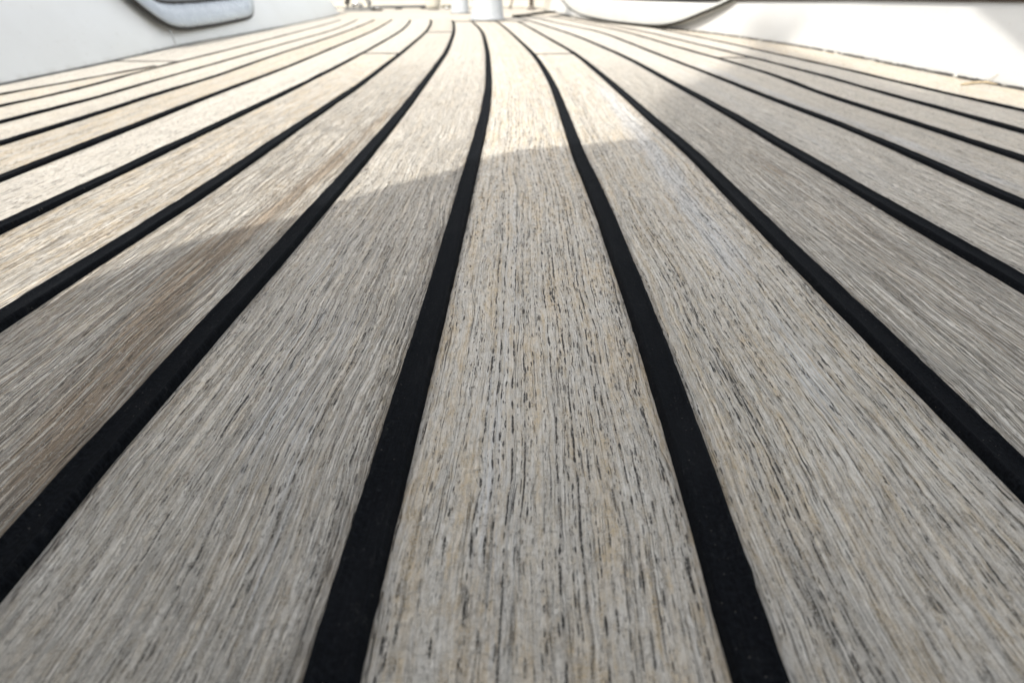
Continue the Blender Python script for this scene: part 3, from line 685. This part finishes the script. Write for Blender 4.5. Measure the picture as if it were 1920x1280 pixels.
# the bolster's front plane runs along the wall, a little in front of its foot
wa = Vector(G(1385, 70)+(0,)); wb = Vector(G(1180, 48)+(0,)); du = (wb-wa).normalized(); nb = Vector((du.y, -du.x, 0)); nb = nb if nb.x < 0 else -nb
nb = (nb+Vector((0, 0, 0.2))).normalized()
def onb(x, y):
    d_ = ray(x, y); o_ = Vector((0, 0, CH)); t = (wa-o_+nb*0.004).dot(nb)/d_.dot(nb); return o_+d_*t
edge = [onb(*p) for p in outl]
edge = [Vector((p.x, p.y, max(p.z, 0.0022))) for p in edge]
E = []
for i in range(len(edge)-1):
    for f in np.linspace(0, 1, 8, endpoint=False): E.append(edge[i].lerp(edge[i+1], f))
E.append(edge[-1])
for _ in range(6): E = [E[0]]+[(E[i-1]+2*E[i]+E[i+1])/4 for i in range(1, len(E)-1)]+[E[-1]]
top_ = 0.047; cen = sum(E, Vector())/len(E); n = len(E); lay = 9; V = []; F = []
for k in range(lay):
    f = k/(lay-1)
    for p in E:
        q = Vector((p.x, p.y, top_)) ; c_ = p.lerp(Vector((p.x*0.9+cen.x*0.1, p.y*0.9+cen.y*0.1, max(top_, p.z))), f)
        V.append(tuple(c_+nb*(0.0015*math.sin(math.pi*min(1, f*0.9+0.06))**0.8 if top_ > p.z else 0)))
for k in range(lay-1):
    for i in range(n-1): F.append((k*n+i, k*n+i+1, (k+1)*n+i+1, (k+1)*n+i))
b = len(V)
for k in (0, lay-1):
    for i in range(n): v = Vector(V[k*n+i]); V.append(tuple(v-nb*0.006))
for i in range(n-1):
    F.append((i+1, i, b+i, b+i+1)); F.append(((lay-1)*n+i, (lay-1)*n+i+1, b+n+i+1, b+n+i)); F.append((b+i, b+i+1, b+n+i+1, b+n+i)[::-1])
mesh('cushion', V, F, M_vinyl, bo)
def rr_(f): return 0.0007+0.0010*f
V = []; F = []
for s_ in range(3):
    P = []; L_ = 0
    for i, p in enumerate(E):
        if i: L_ += (p-E[i-1]).length
    R = []; q = 0; tot = L_; m = 260; cum = [0]
    for i in range(1, n): cum.append(cum[-1]+(E[i]-E[i-1]).length)
    for j in range(m):
        d_ = tot*j/(m-1); px_ = np.interp(d_, cum, [e.x for e in E]); py_ = np.interp(d_, cum, [e.y for e in E]); pz_ = np.interp(d_, cum, [e.z for e in E])
        a = d_/0.0135*2*math.pi+s_*2.094; P.append(Vector((px_, py_, pz_))+nb*(0.003+rr_(d_/tot)*math.cos(a))+Vector((0, 0, rr_(d_/tot)*math.sin(a)+0.001)))
    tube(P, [rr_(j/(m-1)) for j in range(m)], 7, True, V, F)
mesh('rope_edge', V, F, M_rope, bo)

dl = empty('shadow_line'); tag(dl, 'thin dark tube added as a shadow line across the deck right of the largest white post', 'shadow line')
V, F = tube([Vector(G(*p)+(0.003,)) for p in [(962, 33), (985, 31.5), (1005, 28), (1030, 25), (1052, 24.5), (1072, 26)]], 0.0035, 8); mesh('shadow_tube', V, F, M_rope, dl)  # dark tube drawn in place of a diagonal shadow line on the deck
# ------------------------------------------------------------------ a straw lying by the bulwark
st = empty('straw'); tag(st, 'bent dry straw lying on the outermost plank below the white bulwark', 'straw')
a = Vector(G(1803, 161)+(0.0012,)); b_ = Vector(G(1848, 158)+(0.0016,)); c_ = Vector(G(1868, 163)+(0.002,))
V, F = tube([a, a.lerp(b_, .5)+Vector((0, 0, .0004)), b_, b_.lerp(c_, .5), c_], [0.0009, 0.0011, 0.001, 0.0008, 0.0004], 8); mesh('stalk', V, F, M_straw, st)
V, F = tube([b_, b_+Vector((0.004, -0.006, 0.006)), b_+Vector((0.010, -0.008, 0.011))], [0.0003, 0.00025, 0.0001], 6); mesh('blade', V, F, M_straw, st)

# ------------------------------------------------------------------ added sun blockers out of view, outlines traced back from the shadow edges
YP = -0.15
def back(X, Y, Z=0.0):
    t = (Y-YP)/(-TS.y); return (X+TS.x*t, Z+TS.z*t)
left = [back(*G(*p)) for p in [(0,606),(120,548),(220,506),(265,482),(400,440),(480,422),(560,404),(640,378),(740,346),(860,315),(900,300),(950,285),(1000,277),(1100,271),(1180,262),(1215,225),(1250,172),(1300,148),(1350,128),(1385,100),(1420,76)]]
def wallpt(x, y):
    d = ray(x, y); q0 = Vector(G(1355, 66)+(0,)); q1 = Vector(G(1920, 170)+(0,)); e = (q1-q0).normalized(); nn = e.cross(Vector((0.2*abs(e.y), 0.0, 1)).normalized()); o = Vector((0, 0, CH)); t = (q0-o).dot(nn)/d.dot(nn); return o+d*t
wb_ = [back(*wallpt(*p)) for p in [(1355, 60), (1400, 22), (1430, 4), (1525, 6), (1480, 45), (1448, 76)]]
def back2(p, yq=0.30):
    t = (p.y-yq)/(-TS.y); return (p.x+TS.x*t, p.z+TS.z*t)
wt_ = [back2(wallpt(*p)) for p in [(1822, -60), (1826, 5), (1835, 18), (1870, 50), (1920, 100), (2000, 176), (2300, 250), (2300, -60)]]
x0, z0 = left[0]
top_right = [back(*G(*p)) for p in [(1450, 82), (1500, 101), (1560, 117), (1700, 163), (1920, 200)]]
poly = [(x0-0.05, -0.01), (x0-0.07, z0-0.1)]+left[:15]+[back(*G(*p)) for p in [(1330, 272), (1500, 310), (1920, 400)]]
xr, zr = poly[-1]; poly += [(xr+0.25, zr-0.1), (xr+0.30, -0.01)]
YP2 = -1.7
def backf(p):
    t = (p[1]-YP2)/(-TS.y); return (p[0]+TS.x*t, (p[2] if len(p) > 2 else 0)+TS.z*t)
far = [G(*p) for p in [(1060, 420), (1130, 300), (1190, 262), (1215, 225), (1245, 175), (1300, 150), (1350, 131), (1385, 104), (1415, 80)]]+[wallpt(*p) for p in [(1375, 45), (1420, 18), (1440, 4), (1525, 6), (1480, 45), (1452, 76)]]+[G(*p) for p in [(1500, 101), (1560, 117), (1700, 163), (1920, 204)]]
polf = [backf(p) for p in far]; xr, zr = polf[-1]; polf += [(xr+0.4, zr-0.3), (xr+0.4, -0.5), (polf[0][0], -0.5)]
far_blk = empty('far_shade_blocker', (0, YP2, 0)); tag(far_blk, 'tall pale sheet added far behind the camera to block the sun, out of view', 'far_shade_blocker')  # made-up sun blocker, set far back to soften the far shadow edge
V = [(x, 0, z) for x, z in polf]+[(x, -0.004, z) for x, z in polf]; n = len(polf)
mesh('far_blocker_sheet', V, [tuple(range(n)), tuple(range(n, 2*n))[::-1]]+[(i, n+i, n+(i+1) % n, (i+1) % n) for i in range(n)], M_blocker, far_blk, False)
near_blk = empty('shade_blocker', (0, YP, 0)); tag(near_blk, 'pale upright sheet added behind the camera to block the sun, out of view', 'blocker')  # made-up sun blocker for the near part of the shadow
V = [(x, 0, z) for x, z in poly]+[(x, -0.004, z) for x, z in poly]; n = len(poly)
F = [tuple(range(n)), tuple(range(n, 2*n))[::-1]]+[(i, n+i, n+(i+1) % n, (i+1) % n) for i in range(n)]
mesh('blocker_sheet', V, F, M_blocker, near_blk, False)

V = [(x, 0.30-YP, z) for x, z in wt_]+[(x, 0.296-YP, z) for x, z in wt_]; n = len(wt_)
F = [tuple(range(n)), tuple(range(n, 2*n))[::-1]]+[(i, n+i, n+(i+1) % n, (i+1) % n) for i in range(n)]
mesh('blocker_flap', V, F, M_blocker, near_blk, False)  # added flap floating above the frame, shades the bulwark's upper right corner
# ------------------------------------------------------------------ hull and water
hu = tag(empty('hull', (0, 1, -0.04)), 'white hull carrying the teak deck', 'hull')
prof = [(-1.6, 0), (-1.5, -0.5), (-0.9, -0.9), (0.5, -0.9), (0.75, -0.5), (0.80, 0)]
V = []; F = []
for y, s_ in ((-3, 1.0), (0, 1.0), (1.6, 0.85), (2.6, 0.75), (3.3, 0.62)):
    for x, z in prof: V.append((x*s_, y, z))
for i in range(4):
    for k in range(6):
        j = (k+1) % 6; F.append((i*6+k, i*6+j, (i+1)*6+j, (i+1)*6+k))
F += [tuple(range(6)), tuple(range(24, 30))[::-1]]
mesh('shell', V, F, M_white, hu, False)
S = 2500
mesh('water', [(-S, -S, -0.8), (S, -S, -0.8), (S, S, -0.8), (-S, S, -0.8)], [(0, 1, 2, 3)], M_sea, None, False)['kind'] = 'structure'
print('OBJECTS', len(bpy.data.objects))
